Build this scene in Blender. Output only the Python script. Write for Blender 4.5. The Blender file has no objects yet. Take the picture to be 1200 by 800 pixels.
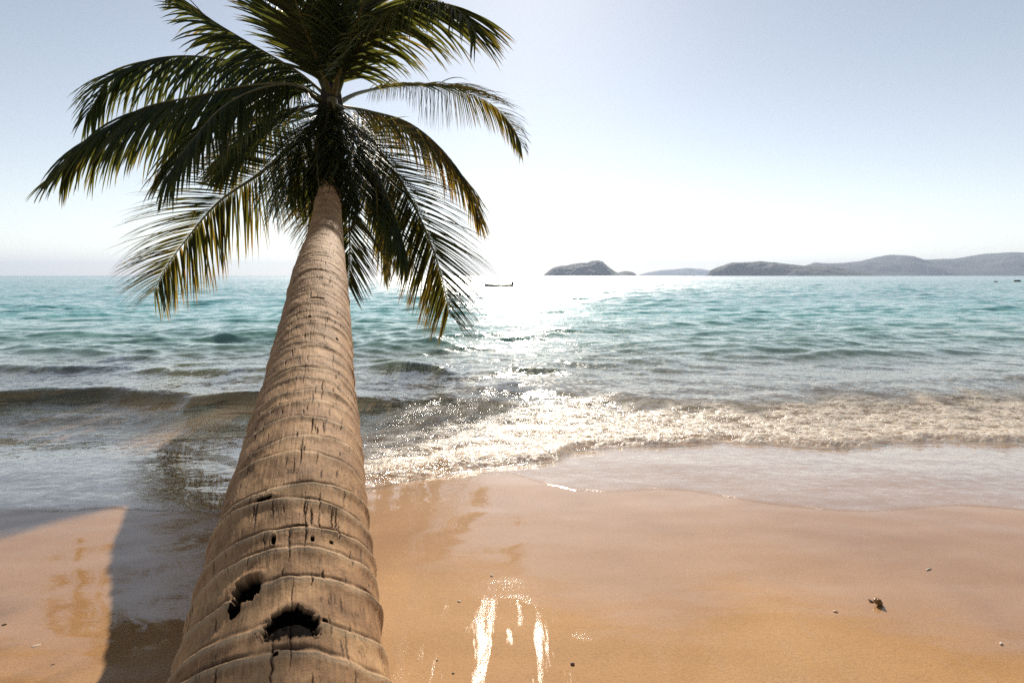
import bpy, math, random
import numpy as np
from mathutils import Vector

random.seed(7)
RNG = np.random.default_rng(11)
sc = bpy.context.scene
COL = sc.collection
R = math.radians

# ------------------------------------------------------------------ camera
F = 667.0                      # focal length in photo pixels (1200 wide) = 20 mm on 36 mm
CAM_Z = 1.28
PITCH = math.atan((400 - 323.0) / F)
CP, SP = math.cos(PITCH), math.sin(PITCH)

def at(u, v, D):
    """point seen at photo position (u, v) at depth D along the view axis"""
    xc, yc = (u - 600) / F * D, (400 - v) / F * D
    return np.array([xc, D * CP + yc * SP, CAM_Z - D * SP + yc * CP])

def sand_z(x, y):
    z = np.where(y < 2.9, 0.0425 - 0.048 * (y - 2.9), 0.0425 - 0.075 * (y - 2.9))
    z = np.where(y > 6, -0.19 - 0.085 * (y - 6), z)
    z = np.maximum(z, -2.4)
    z = np.where(y < 2.1, 0.0809 - 0.084 * (y - 2.1), z)
    z = np.where(y < 0, 0.2573 - 0.084 * y * np.exp(np.clip(y, -60, 0) / 8.0), z)
    return z

def on_ground(u, v, level=None):
    """where the sight line through (u, v) meets the sand (or a level)"""
    d = at(u, v, 1.0) - np.array([0, 0, CAM_Z])
    t = 3.0
    for _ in range(60):
        y = t * d[1]
        zz = level if level is not None else float(sand_z(0.0, np.array(y)))
        t = (CAM_Z - zz) / max(1e-6, -d[2])
    return np.array([d[0] * t, d[1] * t, CAM_Z + d[2] * t])

SUN_EL, SUN_AZ = R(30.0), R(1.0)     # azimuth to the right of straight ahead (+Y)
SUN_DIR = Vector((math.sin(SUN_AZ) * math.cos(SUN_EL), math.cos(SUN_AZ) * math.cos(SUN_EL), math.sin(SUN_EL)))

# ------------------------------------------------------------------ helpers
def tag(o, label=None, cat=None, group=None, kind=None):
    if label: o['label'] = label
    if cat: o['category'] = cat
    if group: o['group'] = group
    if kind: o['kind'] = kind
    return o

def empty(name, loc=(0, 0, 0), rz=0.0):
    o = bpy.data.objects.new(name, None)
    o.location = [float(a) for a in loc]
    o.rotation_euler[2] = rz
    o.empty_display_size = 0.2
    COL.objects.link(o)
    return o

def link_mesh(name, me, mat, parent=None, smooth=True):
    o = bpy.data.objects.new(name, me)
    COL.objects.link(o)
    if mat: me.materials.append(mat)
    if smooth: me.polygons.foreach_set('use_smooth', np.ones(len(me.polygons), dtype=bool))
    if parent: o.parent = parent
    me.update()
    return o

def mesh_np(name, V, Q, attrs=None):
    """V (n,3), Q (m,4) -> mesh with float / vector point attributes"""
    me = bpy.data.meshes.new(name)
    V = np.asarray(V, dtype=np.float32); Q = np.asarray(Q, dtype=np.int32)
    k = Q.shape[1]
    me.vertices.add(len(V)); me.vertices.foreach_set('co', V.ravel())
    me.loops.add(Q.size); me.loops.foreach_set('vertex_index', Q.ravel())
    me.polygons.add(len(Q))
    me.polygons.foreach_set('loop_start', np.arange(0, Q.size, k, dtype=np.int32))
    me.polygons.foreach_set('loop_total', np.full(len(Q), k, dtype=np.int32))
    me.update(calc_edges=True)
    me.validate()
    for nm, a in (attrs or {}).items():
        a = np.asarray(a, dtype=np.float32)
        if a.ndim == 1:
            at_ = me.attributes.new(nm, 'FLOAT', 'POINT'); at_.data.foreach_set('value', a)
        else:
            at_ = me.attributes.new(nm, 'FLOAT_VECTOR', 'POINT'); at_.data.foreach_set('vector', a.ravel())
    return me

def grid_quads(nr, nc, wrap=False):
    i = np.arange(nr - 1)[:, None]; j = np.arange(nc if wrap else nc - 1)[None, :]
    a = i * nc + j; b = i * nc + (j + 1) % nc
    return np.stack([a, b, b + nc, a + nc], -1).reshape(-1, 4)

_perm = RNG.permutation(512)
def _hash(ix, iy):
    return _perm[(_perm[ix & 511] + iy) & 511]
def perlin(x, y):
    x = np.asarray(x, dtype=np.float64); y = np.asarray(y, dtype=np.float64)
    ix = np.floor(x).astype(np.int64); iy = np.floor(y).astype(np.int64)
    fx, fy = x - ix, y - iy
    u = fx * fx * fx * (fx * (fx * 6 - 15) + 10); v = fy * fy * fy * (fy * (fy * 6 - 15) + 10)
    def g(cx, cy, dx, dy):
        h = _hash(cx, cy) * (2 * np.pi / 512)
        return np.cos(h) * dx + np.sin(h) * dy
    n00 = g(ix, iy, fx, fy); n10 = g(ix + 1, iy, fx - 1, fy)
    n01 = g(ix, iy + 1, fx, fy - 1); n11 = g(ix + 1, iy + 1, fx - 1, fy - 1)
    return 1.5 * ((n00 * (1 - u) + n10 * u) * (1 - v) + (n01 * (1 - u) + n11 * u) * v)
def fbm(x, y, o=4):
    s, a, t = 0.0, 1.0, 0.0
    for k in range(o):
        s = s + a * perlin(x * 2 ** k + 17.3 * k, y * 2 ** k - 9.1 * k); t += a; a *= 0.5
    return s / t
def smooth(a, b, x):
    t = np.clip((x - a) / (b - a), 0, 1)
    return t * t * (3 - 2 * t)
def catmull(P, n):
    P = np.asarray(P, float)
    P = np.vstack([2 * P[0] - P[1], P, 2 * P[-1] - P[-2]])
    out = []
    m = len(P) - 3
    for t in np.linspace(0, m - 1e-9, n * 4):
        k = int(t); f = t - k
        a, b, c, d = P[k], P[k + 1], P[k + 2], P[k + 3]
        out.append(0.5 * (2 * b + (c - a) * f + (2 * a - 5 * b + 4 * c - d) * f * f + (3 * b - a - 3 * c + d) * f ** 3))
    out = np.array(out)
    s = np.concatenate([[0], np.cumsum(np.linalg.norm(np.diff(out, axis=0), axis=1))])
    q = np.linspace(0, s[-1], n)
    return np.stack([np.interp(q, s, out[:, i]) for i in range(out.shape[1])], 1), s[-1]

# node helpers
class NT:
    def __init__(self, name):
        self.m = bpy.data.materials.new(name); self.m.use_nodes = True
        self.t = self.m.node_tree; self.t.nodes.clear()
        self.out = self.n('ShaderNodeOutputMaterial')
    def n(self, ty, **kw):
        nd = self.t.nodes.new(ty)
        for k, v in kw.items(): setattr(nd, k, v)
        return nd
    def l(self, a, b): self.t.links.new(a, b)
    def set(self, nd, **kw):
        for k, v in kw.items():
            s = nd.inputs[k.replace('_', ' ')]
            if hasattr(v, 'is_linked'): self.l(v, s)
            else: s.default_value = v
    def attr(self, name):
        return self.n('ShaderNodeAttribute', attribute_name=name)
    def math(self, op, a, b=None, c=None, clamp=False):
        nd = self.n('ShaderNodeMath', operation=op, use_clamp=clamp)
        for i, v in enumerate((a, b, c)):
            if v is None: continue
            if hasattr(v, 'is_linked'): self.l(v, nd.inputs[i])
            else: nd.inputs[i].default_value = v
        return nd.outputs[0]
    def vmath(self, op, a, b=None, scale=None):
        nd = self.n('ShaderNodeVectorMath', operation=op)
        for i, v in enumerate((a, b)):
            if v is None: continue
            if hasattr(v, 'is_linked'): self.l(v, nd.inputs[i])
            else: nd.inputs[i].default_value = v
        if scale is not None:
            if hasattr(scale, 'is_linked'): self.l(scale, nd.inputs['Scale'])
            else: nd.inputs['Scale'].default_value = scale
        return nd.outputs[0]
    def maprange(self, v, a, b, c=0.0, d=1.0, smoothstep=False):
        nd = self.n('ShaderNodeMapRange')
        if smoothstep: nd.interpolation_type = 'SMOOTHSTEP'
        self.l(v, nd.inputs[0])
        for i, q in enumerate((a, b, c, d)):
            if hasattr(q, 'is_linked'): self.l(q, nd.inputs[i + 1])
            else: nd.inputs[i + 1].default_value = q
        return nd.outputs[0]
    def noise(self, vec, scale, detail=4, rough=0.55, dist=0.0):
        nd = self.n('ShaderNodeTexNoise')
        if vec is not None: self.l(vec, nd.inputs['Vector'])
        nd.inputs['Scale'].default_value = scale; nd.inputs['Detail'].default_value = detail
        nd.inputs['Roughness'].default_value = rough; nd.inputs['Distortion'].default_value = dist
        return nd
    def mixc(self, f, a, b, blend='MIX'):
        nd = self.n('ShaderNodeMix', data_type='RGBA', blend_type=blend)
        for s, v in ((nd.inputs[0], f), (nd.inputs[6], a), (nd.inputs[7], b)):
            if hasattr(v, 'is_linked'): self.l(v, s)
            else: s.default_value = v
        return nd.outputs[2]
    def mapping(self, vec, scale=(1, 1, 1), rot=(0, 0, 0), loc=(0, 0, 0)):
        nd = self.n('ShaderNodeMapping'); self.l(vec, nd.inputs[0])
        nd.inputs['Scale'].default_value = scale; nd.inputs['Rotation'].default_value = rot; nd.inputs['Location'].default_value = loc
        return nd.outputs[0]
    def ramp(self, v, stops):
        nd = self.n('ShaderNodeValToRGB'); self.l(v, nd.inputs[0])
        e = nd.color_ramp.elements
        while len(e) < len(stops): e.new(0.5)
        for k, (p, c) in enumerate(stops):
            e[k].position = p; e[k].color = c if len(c) == 4 else (*c, 1)
        return nd.outputs[0]
    def bump(self, h, strength, dist, normal=None):
        nd = self.n('ShaderNodeBump'); self.l(h, nd.inputs['Height'])
        nd.inputs['Strength'].default_value = strength; nd.inputs['Distance'].default_value = dist
        if normal is not None: self.l(normal, nd.inputs['Normal'])
        return nd.outputs[0]
    def mixs(self, f, a, b):
        nd = self.n('ShaderNodeMixShader')
        if hasattr(f, 'is_linked'): self.l(f, nd.inputs[0])
        else: nd.inputs[0].default_value = f
        self.l(a, nd.inputs[1]); self.l(b, nd.inputs[2])
        return nd.outputs[0]
    def done(self, s):
        self.l(s, self.out.inputs['Surface']); return self.m

def rgb(r, g, b): return (r, g, b, 1.0)

def simple(name, col, rough=0.7, var=0.35, scale=30.0, bump=0.3, bdist=0.004, spec=0.4):
    t = NT(name)
    tc = t.n('ShaderNodeTexCoord')
    nz = t.noise(tc.outputs['Object'], scale, 5, 0.6)
    dark = tuple(c * (1 - var) for c in col); light = tuple(min(1, c * (1 + var)) for c in col)
    c = t.ramp(nz.outputs['Fac'], [(0.3, dark), (0.7, light)])
    p = t.n('ShaderNodeBsdfPrincipled')
    t.set(p, Base_Color=c, Roughness=rough, Normal=t.bump(nz.outputs['Fac'], bump, bdist))
    p.inputs['Specular IOR Level'].default_value = spec
    return t.done(p.outputs[0])

# ------------------------------------------------------------------ shoreline curves (photo positions -> ground)
def curve_on_ground(pts, level=None):
    P = np.array([on_ground(u, v, level)[:2] for u, v in pts])
    o = np.argsort(P[:, 0]); P = P[o]
    return P[:, 0], P[:, 1]
def evalc(C, x):
    return np.interp(x, C[0], C[1])

SWASH = curve_on_ground([(-700, 592), (-300, 596), (0, 598), (60, 599), (130, 597), (200, 599), (260, 601), (330, 600), (400, 584),
                         (430, 578), (470, 569), (520, 562), (560, 557), (600, 555), (640, 568), (675, 575), (720, 576), (770, 573),
                         (810, 575), (860, 584), (920, 593), (970, 598), (1010, 599), (1060, 597), (1120, 592), (1160, 594), (1200, 598),
                         (1500, 600), (1900, 590)])
FRONT = curve_on_ground([(-700, 520), (-200, 520), (0, 516), (150, 520), (260, 545), (330, 578), (400, 578), (430, 574), (470, 566), (520, 558),
                         (560, 551), (610, 546), (655, 541), (675, 529), (720, 526), (790, 524), (850, 520), (900, 523), (950, 526),
                         (1000, 527), (1050, 521), (1100, 519), (1150, 521), (1200, 523), (1500, 518), (1900, 520)])
BACK = curve_on_ground([(-700, 500), (-200, 500), (0, 497), (150, 500), (260, 505), (330, 505), (400, 500), (430, 497), (500, 488), (600, 479),
                        (680, 482), (750, 487), (850, 490), (910, 487), (950, 478), (1050, 482), (1130, 478), (1200, 474), (1500, 470), (1900, 470)])
FOAM_AMT = curve_on_ground([(-700, 530), (300, 530), (400, 530), (440, 530), (520, 530), (700, 530), (1200, 530), (1900, 530)])
FOAM_AMT = (FOAM_AMT[0], np.array([0.0, 0.0, 0.35, 0.85, 1.0, 1.0, 1.0, 1.0]))

# ------------------------------------------------------------------ sand
def build_sand():
    ys = np.concatenate([np.linspace(-40, -1.2, 40), np.arange(-1.0, 7.0, 0.03), np.geomspace(7.1, 14500, 90)])
    us = np.concatenate([np.linspace(-3.0, -1.3, 20), np.linspace(-1.25, 1.25, 330), np.linspace(1.3, 3.0, 20)])
    Y, U = np.meshgrid(ys, us, indexing='ij')
    X = U * np.where(Y < 4, 4 + np.maximum(0, -Y) * 0.6, Y)
    Z = sand_z(X, Y)
    near = smooth(12, 5, Y)
    Z = Z + near * (0.010 * fbm(X * 0.55, Y * 0.9, 3) + 0.0035 * fbm(X * 2.2 + 5, Y * 4.0, 3))
    # the lower channel the backwash leaves beside the trunk
    sw = evalc(SWASH, X)
    wet = smooth(1.85, 0.85, sw - Y + 0.30 * fbm(X * 0.8 + 3, Y * 0.8, 3))
    V = np.stack([X, Y, Z], -1).reshape(-1, 3)
    me = mesh_np('sand', V, grid_quads(len(ys), len(us)), {'wet': wet.ravel()})
    t = NT('wet beach sand')
    tc = t.n('ShaderNodeTexCoord').outputs['Object']
    wetn = t.attr('wet').outputs['Fac']
    big = t.noise(tc, 1.4, 5, 0.6, 0.4).outputs['Fac']
    streak = t.noise(t.mapping(tc, (1.6, 6.0, 1), (0, 0, R(14))), 1.5, 5, 0.6, 0.5).outputs['Fac']
    grain = t.noise(tc, 330, 3, 0.7).outputs['Fac']
    coarse = t.noise(tc, 95, 4, 0.75).outputs['Fac']
    grain2 = t.noise(tc, 900, 2, 0.7).outputs['Fac']
    c = t.ramp(big, [(0.3, (0.33, 0.175, 0.064)), (0.72, (0.44, 0.25, 0.104))])
    c = t.mixc(t.maprange(streak, 0.45, 0.75, 0, 0.35), c, rgb(0.43, 0.25, 0.13))
    c = t.mixc(t.math('MULTIPLY', wetn, 0.75), c, rgb(0.80, 0.69, 0.52), 'MULTIPLY')     # soaked sand is darker
    g = t.ramp(grain, [(0.33, (0.62, 0.60, 0.58)), (0.5, (1, 1, 1)), (0.68, (1.25, 1.2, 1.12))])
    c = t.mixc(0.75, c, g, 'MULTIPLY')
    c = t.mixc(0.5, c, t.ramp(coarse, [(0.3, (0.72, 0.70, 0.68)), (0.5, (1, 1, 1)), (0.7, (1.18, 1.15, 1.1))]), 'MULTIPLY')
    dk = t.maprange(grain2, 0.66, 0.72)
    c = t.mixc(t.math('MULTIPLY', dk, 0.5), c, rgb(0.10, 0.06, 0.03))
    p = t.n('ShaderNodeBsdfPrincipled')
    wv = t.math('ADD', wetn, t.maprange(streak, 0.35, 0.7, -0.18, 0.18), clamp=True)
    hgt = t.math('ADD', t.math('ADD', grain, t.math('MULTIPLY', coarse, 1.5)), t.math('MULTIPLY', grain2, 0.4))
    nb = t.bump(hgt, 0.5, 0.0018)
    rip = t.noise(t.mapping(tc, (4, 14, 1), (0, 0, R(6))), 2.0, 4, 0.55, 0.6).outputs['Fac']
    ridge = t.noise(t.mapping(tc, (8.0, 0.9, 1), (0, 0, R(-3))), 1.6, 4, 0.6, 0.3).outputs['Fac']
    ridgem = t.math('MULTIPLY', t.maprange(ridge, 0.50, 0.60), t.maprange(wetn, 0.45, 0.15))
    film_h = t.math('ADD', t.math('MULTIPLY', rip, 0.16), t.math('MULTIPLY', grain, t.math('ADD', 0.006, t.math('MULTIPLY', t.maprange(wetn, 0.6, 0.1), 0.22))))
    filmb = t.bump(film_h, 0.25, 0.006)
    t.set(p, Base_Color=c, Roughness=0.75, Normal=nb)
    p.inputs['Specular IOR Level'].default_value = 0.2
    drain = t.math('MULTIPLY', t.maprange(ridge, 0.54, 0.64, 0.0, 0.9), t.maprange(grain, 0.46, 0.54))
    cw = t.math('MAXIMUM', t.math('MULTIPLY', t.maprange(wv, 0.0, 0.35, 0.5, 1.0), drain), t.maprange(wv, 0.22, 0.70))
    cr = t.maprange(wv, 0.0, 0.6, 0.13, 0.015)
    t.l(cw, p.inputs['Coat Weight']); t.l(cr, p.inputs['Coat Roughness']); t.l(filmb, p.inputs['Coat Normal'])
    p.inputs['Coat IOR'].default_value = 1.50
    o = link_mesh('sand', me, t.done(p.outputs[0]))
    tag(o, 'wet orange beach sand sloping down to the water', 'sand', kind='structure')
    return o

# ------------------------------------------------------------------ sea
CRESTS = [  # photo points along the crest foot, height, shoreward width, seaward width
    ([(-500, 476), (-200, 470), (0, 474), (60, 468), (110, 467), (170, 471), (230, 476), (300, 474), (360, 472), (430, 474), (480, 478), (530, 490)], 0.135, 0.17, 0.42, 1.0),
    ([(-300, 512), (0, 513), (50, 514), (100, 517), (160, 521), (210, 527)], 0.045, 0.08, 0.22, 1.0),
    ([(-300, 440), (0, 433), (50, 434), (110, 433), (160, 440)], 0.10, 0.22, 0.5, 1.0),
    ([(90, 444), (150, 436), (200, 434), (250, 436), (310, 442)], 0.06, 0.2, 0.4, 1.0),
    ([(410, 440), (440, 434), (480, 433), (520, 438), (545, 446)], 0.12, 0.25, 0.5, 1.0),
    ([(400, 408), (450, 404), (500, 403), (550, 407)], 0.17, 0.4, 0.9, 1.0),
    ([(545, 440), (600, 436), (650, 438), (700, 443), (730, 447)], 0.07, 0.2, 0.45, 1.0),
    ([(470, 470), (520, 466), (560, 472), (600, 484)], 0.05, 0.12, 0.3, 1.0),
    ([(740, 432), (800, 428), (860, 430), (910, 436)], 0.05, 0.3, 0.6, 1.0),
    ([(930, 418), (1000, 413), (1080, 415), (1150, 420)], 0.06, 0.35, 0.7, 1.0),
    ([(880, 480), (960, 472), (1060, 468), (1200, 462), (1400, 458)], 0.035, 0.15, 0.35, 1.0),
    ([(1000, 448), (1080, 442), (1200, 440), (1350, 442)], 0.05, 0.25, 0.5, 1.0),
    ([(150, 392), (230, 388), (330, 390)], 0.10, 0.5, 1.0, 1.0),
    ([(-100, 400), (0, 398), (60, 396), (110, 399)], 0.10, 0.5, 1.0, 1.0),
]

def sea_surface(X, Y, spacing):
    h = np.zeros_like(X)
    rng = np.random.default_rng(5)
    patch = 0.55 + 0.9 * np.clip(0.5 + fbm(X * 0.10, Y * 0.16, 3), 0, 1)
    shoal = smooth(4.2, 11.0, Y)
    for k in range(60):
        lam = 0.30 * (6.5 / 0.30) ** ((k + rng.random()) / 60)
        ang = rng.normal(0, 0.42)
        kx, ky = math.sin(ang) * 2 * math.pi / lam, math.cos(ang) * 2 * math.pi / lam
        ph = rng.random() * 6.283
        amp = 0.0056 * lam ** 0.55 * (0.6 + 0.8 * rng.random())
        amp = min(amp, 0.0115)
        keep = smooth(2.2, 4.0, lam / spacing)
        w = kx * X + ky * Y + ph + 0.9 * np.sin(0.21 * X / max(lam, .8) + 1.3 * k) 
        s = np.sin(w)
        s = (np.exp(0.9 * s) - 1.15) / 1.3
        h += amp * keep * s * (shoal if lam > 1.0 else np.maximum(shoal, 0.30 * smooth(3.6, 5.5, Y)))
    h *= patch
    for pts, H, wf, wb, _ in CRESTS:
        P = curve_on_ground(pts, 0.0)
        yc = evalc(P, X)
        yc = yc + 0.10 * perlin(X * 1.3 + H * 90, X * 0 + 3.3) + 0.05 * perlin(X * 3.7, X * 0 + H * 50)
        L = P[0][-1] - P[0][0]
        e = min(0.35 * L, 1.6)
        fade = smooth(P[0][0], P[0][0] + e, X) * smooth(P[0][-1], P[0][-1] - e, X)
        d = Y - yc
        prof = np.where(d < 0, np.exp(-(d / wf) ** 2), np.exp(-(d / wb) ** 2))
        prof -= 0.22 * np.exp(-((d + 2.2 * wf) / (1.3 * wf)) ** 2)
        h += (H if H in (0.135, 0.045) else 0.8 * H) * fade * prof * (0.85 + 0.35 * perlin(X * 0.9 + 7, X * 0 + H * 31))
    return h

def build_sea():
    r1 = np.exp(np.arange(math.log(2.25), math.log(12), 0.0027))
    r2 = np.exp(np.arange(math.log(12.03), math.log(200), 0.0045))
    r3 = np.exp(np.arange(math.log(206), math.log(14200), 0.03))
    ys = np.concatenate([r1, r2, r3])
    us = np.concatenate([np.linspace(-1.9, -1.05, 90)[:-1], np.arange(-1.05, 1.05, 0.00235), np.linspace(1.05, 1.9, 90)])
    Y, U = np.meshgrid(ys, us, indexing='ij')
    X = U * Y
    spacing = np.where(Y < 12, 0.0030 * Y, np.where(Y < 203, 0.0047 * Y, 0.03 * Y))
    sand = sand_z(X, Y) + smooth(12, 5, Y) * (0.010 * fbm(X * 0.55, Y * 0.9, 3) + 0.0035 * fbm(X * 2.2 + 5, Y * 4.0, 3))
    wig = 0.018 * fbm(X * 2.3, X * 0 + 1.7, 3)
    L = evalc(SWASH, X) + wig
    Fr = evalc(FRONT, X) + 0.03 * fbm(X * 3.1 + 9, X * 0 + 5.2, 3)
    Bk = evalc(BACK, X) + 0.10 * fbm(X * 2.0 + 2, X * 0 + 8.2, 3)
    fa = evalc(FOAM_AMT, X)
    d = Y - L; df = Y - Fr
    near = Y < 30
    sea = sea_surface(X, Y, spacing)
    # thin swash sheet
    film = np.where(d < 0, 0.12 * np.maximum(d, -0.1), 0.0045 * (1 - np.exp(-np.maximum(d, 0) / 0.02)) + 0.006 * smooth(0, 0.6, d))
    rip = 0.0013 * fbm(X * 13 + 2, Y * 19, 4) * smooth(0.02, 0.25, d)
    thin = sand + film + rip
    # bore: the collapsing wave behind the foam front
    hb = 0.012 + 0.030 * fa
    tb = np.clip(df / np.maximum(Bk - Fr, 0.1), 0, 1.5)
    foamy = smooth(0.0, 0.06, df) * smooth(1.05, 0.60, tb + 0.35 * fbm(X * 1.7, Y * 1.7, 3)) * fa
    bore = sand + film + rip + hb * smooth(0, 0.16, df)
    sm = fbm(X * 9, Y * 13, 4); sm2 = fbm(X * 24 + 4, Y * 34, 3)
    big_ = fbm(X * 3.1 + 8, Y * 4.6, 3)
    tur = foamy * (0.022 * big_ + 0.010 * sm + 0.014 * np.abs(sm2) - 0.010 * np.abs(sm) + 0.005)
    m = smooth(0.25, 1.15, tb)
    W = np.where(df < 0, thin, bore * (1 - m) + np.maximum(sea, sand + 0.02) * m)
    W = W + tur
    W = np.where(Y > 9, np.maximum(sea, sand + 0.02), W)
    depth = np.clip(W - sand, 0, 4)
    # foam: dense in the bore, a thin lace behind it and at the film's edge
    lace = np.clip(1 - np.abs(fbm(X * 4.2 + 3, Y * 7.5, 3)) * 9, 0, 1)
    fw = np.interp(X, [-1.2, -0.3, 0.8, 2.2, 4.0], [0.34, 0.44, 0.56, 0.74, 0.86])
    foam = foamy * np.clip(fw + 1.3 * big_ + 0.9 * sm + 0.5 * sm2 + 0.25 * np.exp(-(df / 0.10) ** 2), 0, 1)
    foam = np.maximum(foam, 0.55 * lace ** 2 * smooth(0.9, 1.1, tb) * smooth(1.9, 1.2, tb) * fa * (df > 0))
    edge = np.exp(-(np.maximum(d - 0.01, 0) / 0.035) ** 2) * (d > -0.004)
    V = np.stack([X, Y, W], -1).reshape(-1, 3)
    me = mesh_np('sea', V, grid_quads(len(ys), len(us)),
                 {'depth': depth.ravel(), 'foam': foam.ravel(), 'churn': foamy.ravel(), 'rim': edge.ravel()})
    t = NT('sea water')
    tc = t.n('ShaderNodeTexCoord').outputs['Object']
    geo = t.n('ShaderNodeNewGeometry')
    depth_ = t.attr('depth').outputs['Fac']; foam_ = t.attr('foam').outputs['Fac']; churn_ = t.attr('churn').outputs['Fac']
    yd = t.n('ShaderNodeSeparateXYZ'); t.l(tc, yd.inputs[0]); dist = yd.outputs[1]
    # ripples as noise vectors added to the normal (works at every distance)
    def ripple(scale, amt, sx=1.0, sy=1.7, rot=0.0, detail=3):
        nz = t.noise(t.mapping(tc, (sx, sy, 1), (0, 0, rot)), scale, detail, 0.6, 0.3)
        v = t.vmath('SUBTRACT', nz.outputs['Color'], (0.5, 0.5, 0.5))
        v = t.vmath('MULTIPLY', v, (1.0, 1.0, 0.0))
        return t.vmath('SCALE', v, scale=amt)
    shal = t.maprange(depth_, 0.004, 0.10, 0.35, 1.0)
    fine = t.vmath('ADD', ripple(11.0, 0.46, rot=R(8)), ripple(36.0, 0.34, rot=R(-12)))
    fine = t.vmath('SCALE', fine, scale=shal)
    far = t.vmath('SCALE', ripple(1.9, 1.3, sy=2.0), scale=t.maprange(dist, 9, 45, 0.0, 1.0))
    cho = t.vmath('SCALE', t.vmath('ADD', ripple(55.0, 2.4, sy=1.3), ripple(140.0, 1.8, sy=1.2)), scale=churn_)
    nrm = t.vmath('NORMALIZE', t.vmath('ADD', geo.outputs['Normal'], t.vmath('ADD', t.vmath('ADD', fine, far), cho)))
    body_col = t.ramp(t.math('DIVIDE', depth_, 2.5), [(0.0, (0.28, 0.19, 0.10)), (0.10, (0.25, 0.24, 0.16)), (0.24, (0.19, 0.35, 0.295)),
                                                      (0.5, (0.11, 0.36, 0.335)), (1.0, (0.09, 0.34, 0.34))])
    # farther out the bottom drops away: bluer
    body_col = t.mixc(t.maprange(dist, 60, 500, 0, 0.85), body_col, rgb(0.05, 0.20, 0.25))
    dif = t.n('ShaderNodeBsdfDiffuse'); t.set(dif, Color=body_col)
    tra = t.n('ShaderNodeBsdfTransparent')
    tcol = t.ramp(t.math('DIVIDE', depth_, 1.0), [(0.0, (0.97, 0.96, 0.94)), (0.3, (0.72, 0.72, 0.62)), (1.0, (0.3, 0.5, 0.45))])
    t.l(tcol, tra.inputs[0])
    opq = t.math('SUBTRACT', 1.0, t.math('EXPONENT', t.math('MULTIPLY', depth_, -1.9)))
    opq = t.math('MAXIMUM', opq, t.maprange(dist, 10, 18))
    opq = t.math('MAXIMUM', opq, t.math('MULTIPLY', churn_, 0.12))
    body = t.mixs(opq, tra.outputs[0], dif.outputs[0])
    cosv = t.n('ShaderNodeVectorMath', operation='DOT_PRODUCT'); t.l(nrm, cosv.inputs[0]); t.l(geo.outputs['Incoming'], cosv.inputs[1])
    om = t.math('SUBTRACT', 1.0, t.math('ABSOLUTE', cosv.outputs['Value']), clamp=True)
    frf = t.math('ADD', 0.02, t.math('MULTIPLY', 0.98, t.math('POWER', om, 5.0)))
    gl = t.n('ShaderNodeBsdfGlossy'); gl.distribution = 'GGX'
    t.set(gl, Color=rgb(1, 1, 1), Roughness=t.math('ADD', t.math('MULTIPLY', churn_, 0.05), t.maprange(dist, 3, 60, 0.05, 0.27)), Normal=nrm)
    frf = t.math('MULTIPLY', frf, t.math('SUBTRACT', 1.0, t.math('MULTIPLY', churn_, 0.6)))
    wat = t.mixs(frf, body, gl.outputs[0])
    # foam
    bub = t.n('ShaderNodeTexVoronoi', feature='DISTANCE_TO_EDGE'); t.l(tc, bub.inputs['Vector']); bub.inputs['Scale'].default_value = 85
    fz = t.noise(t.mapping(tc, (1, 1.3, 1)), 20, 7, 0.66, 0.9).outputs['Fac']
    fm = t.math('MULTIPLY', foam_, t.maprange(fz, 0.38, 0.52, 0.0, 1.4), clamp=True)
    fp = t.n('ShaderNodeBsdfPrincipled')
    t.set(fp, Base_Color=rgb(0.92, 0.845, 0.72), Roughness=0.38, Normal=t.bump(fz, 0.9, 0.012))
    fp.inputs['Subsurface Weight'].default_value = 0.6; fp.inputs['Subsurface Radius'].default_value = (1.0, 0.85, 0.65); fp.inputs['Subsurface Scale'].default_value = 0.03
    ftl = t.n('ShaderNodeBsdfTranslucent'); t.set(ftl, Color=rgb(0.86, 0.78, 0.66))
    fs = t.mixs(0.35, fp.outputs[0], ftl.outputs[0])
    rimn = t.noise(tc, 5.0, 3, 0.6).outputs['Fac']
    rimf = t.math('MULTIPLY', t.math('MULTIPLY', t.attr('rim').outputs['Fac'], t.maprange(rimn, 0.52, 0.62)), t.maprange(t.noise(tc, 70, 3, 0.6).outputs['Fac'], 0.50, 0.56))
    fm = t.math('MAXIMUM', fm, rimf)
    surf = t.mixs(t.math('MULTIPLY', fm, 0.9), wat, fs)
    o = link_mesh('sea', me, t.done(surf))
    tag(o, 'teal sea with small waves lapping on to the sand', 'sea', kind='structure')
    return o

# ------------------------------------------------------------------ palm
TRUNK_ROWS = [  # row, left and right edge in the photograph less the near-side bulge, radius
    (800, 214, 451, .232), (750, 227, 444.5, .232), (700, 239.5, 438, .232), (650, 251.5, 433, .232), (600, 266.5, 430.5, .232), (550, 283, 426.5, .230), (500, 297.5, 421, .229),
    (450, 313.5, 413, .226), (400, 325, 410.5, .225), (370, 334, 411.5, .224), (345, 339.5, 408, .222), (320, 343.5, 403.5, .216), (295, 354, 401.5, .204), (270, 368, 402, .182), (240, 369.5, 399, .172)]

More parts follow.
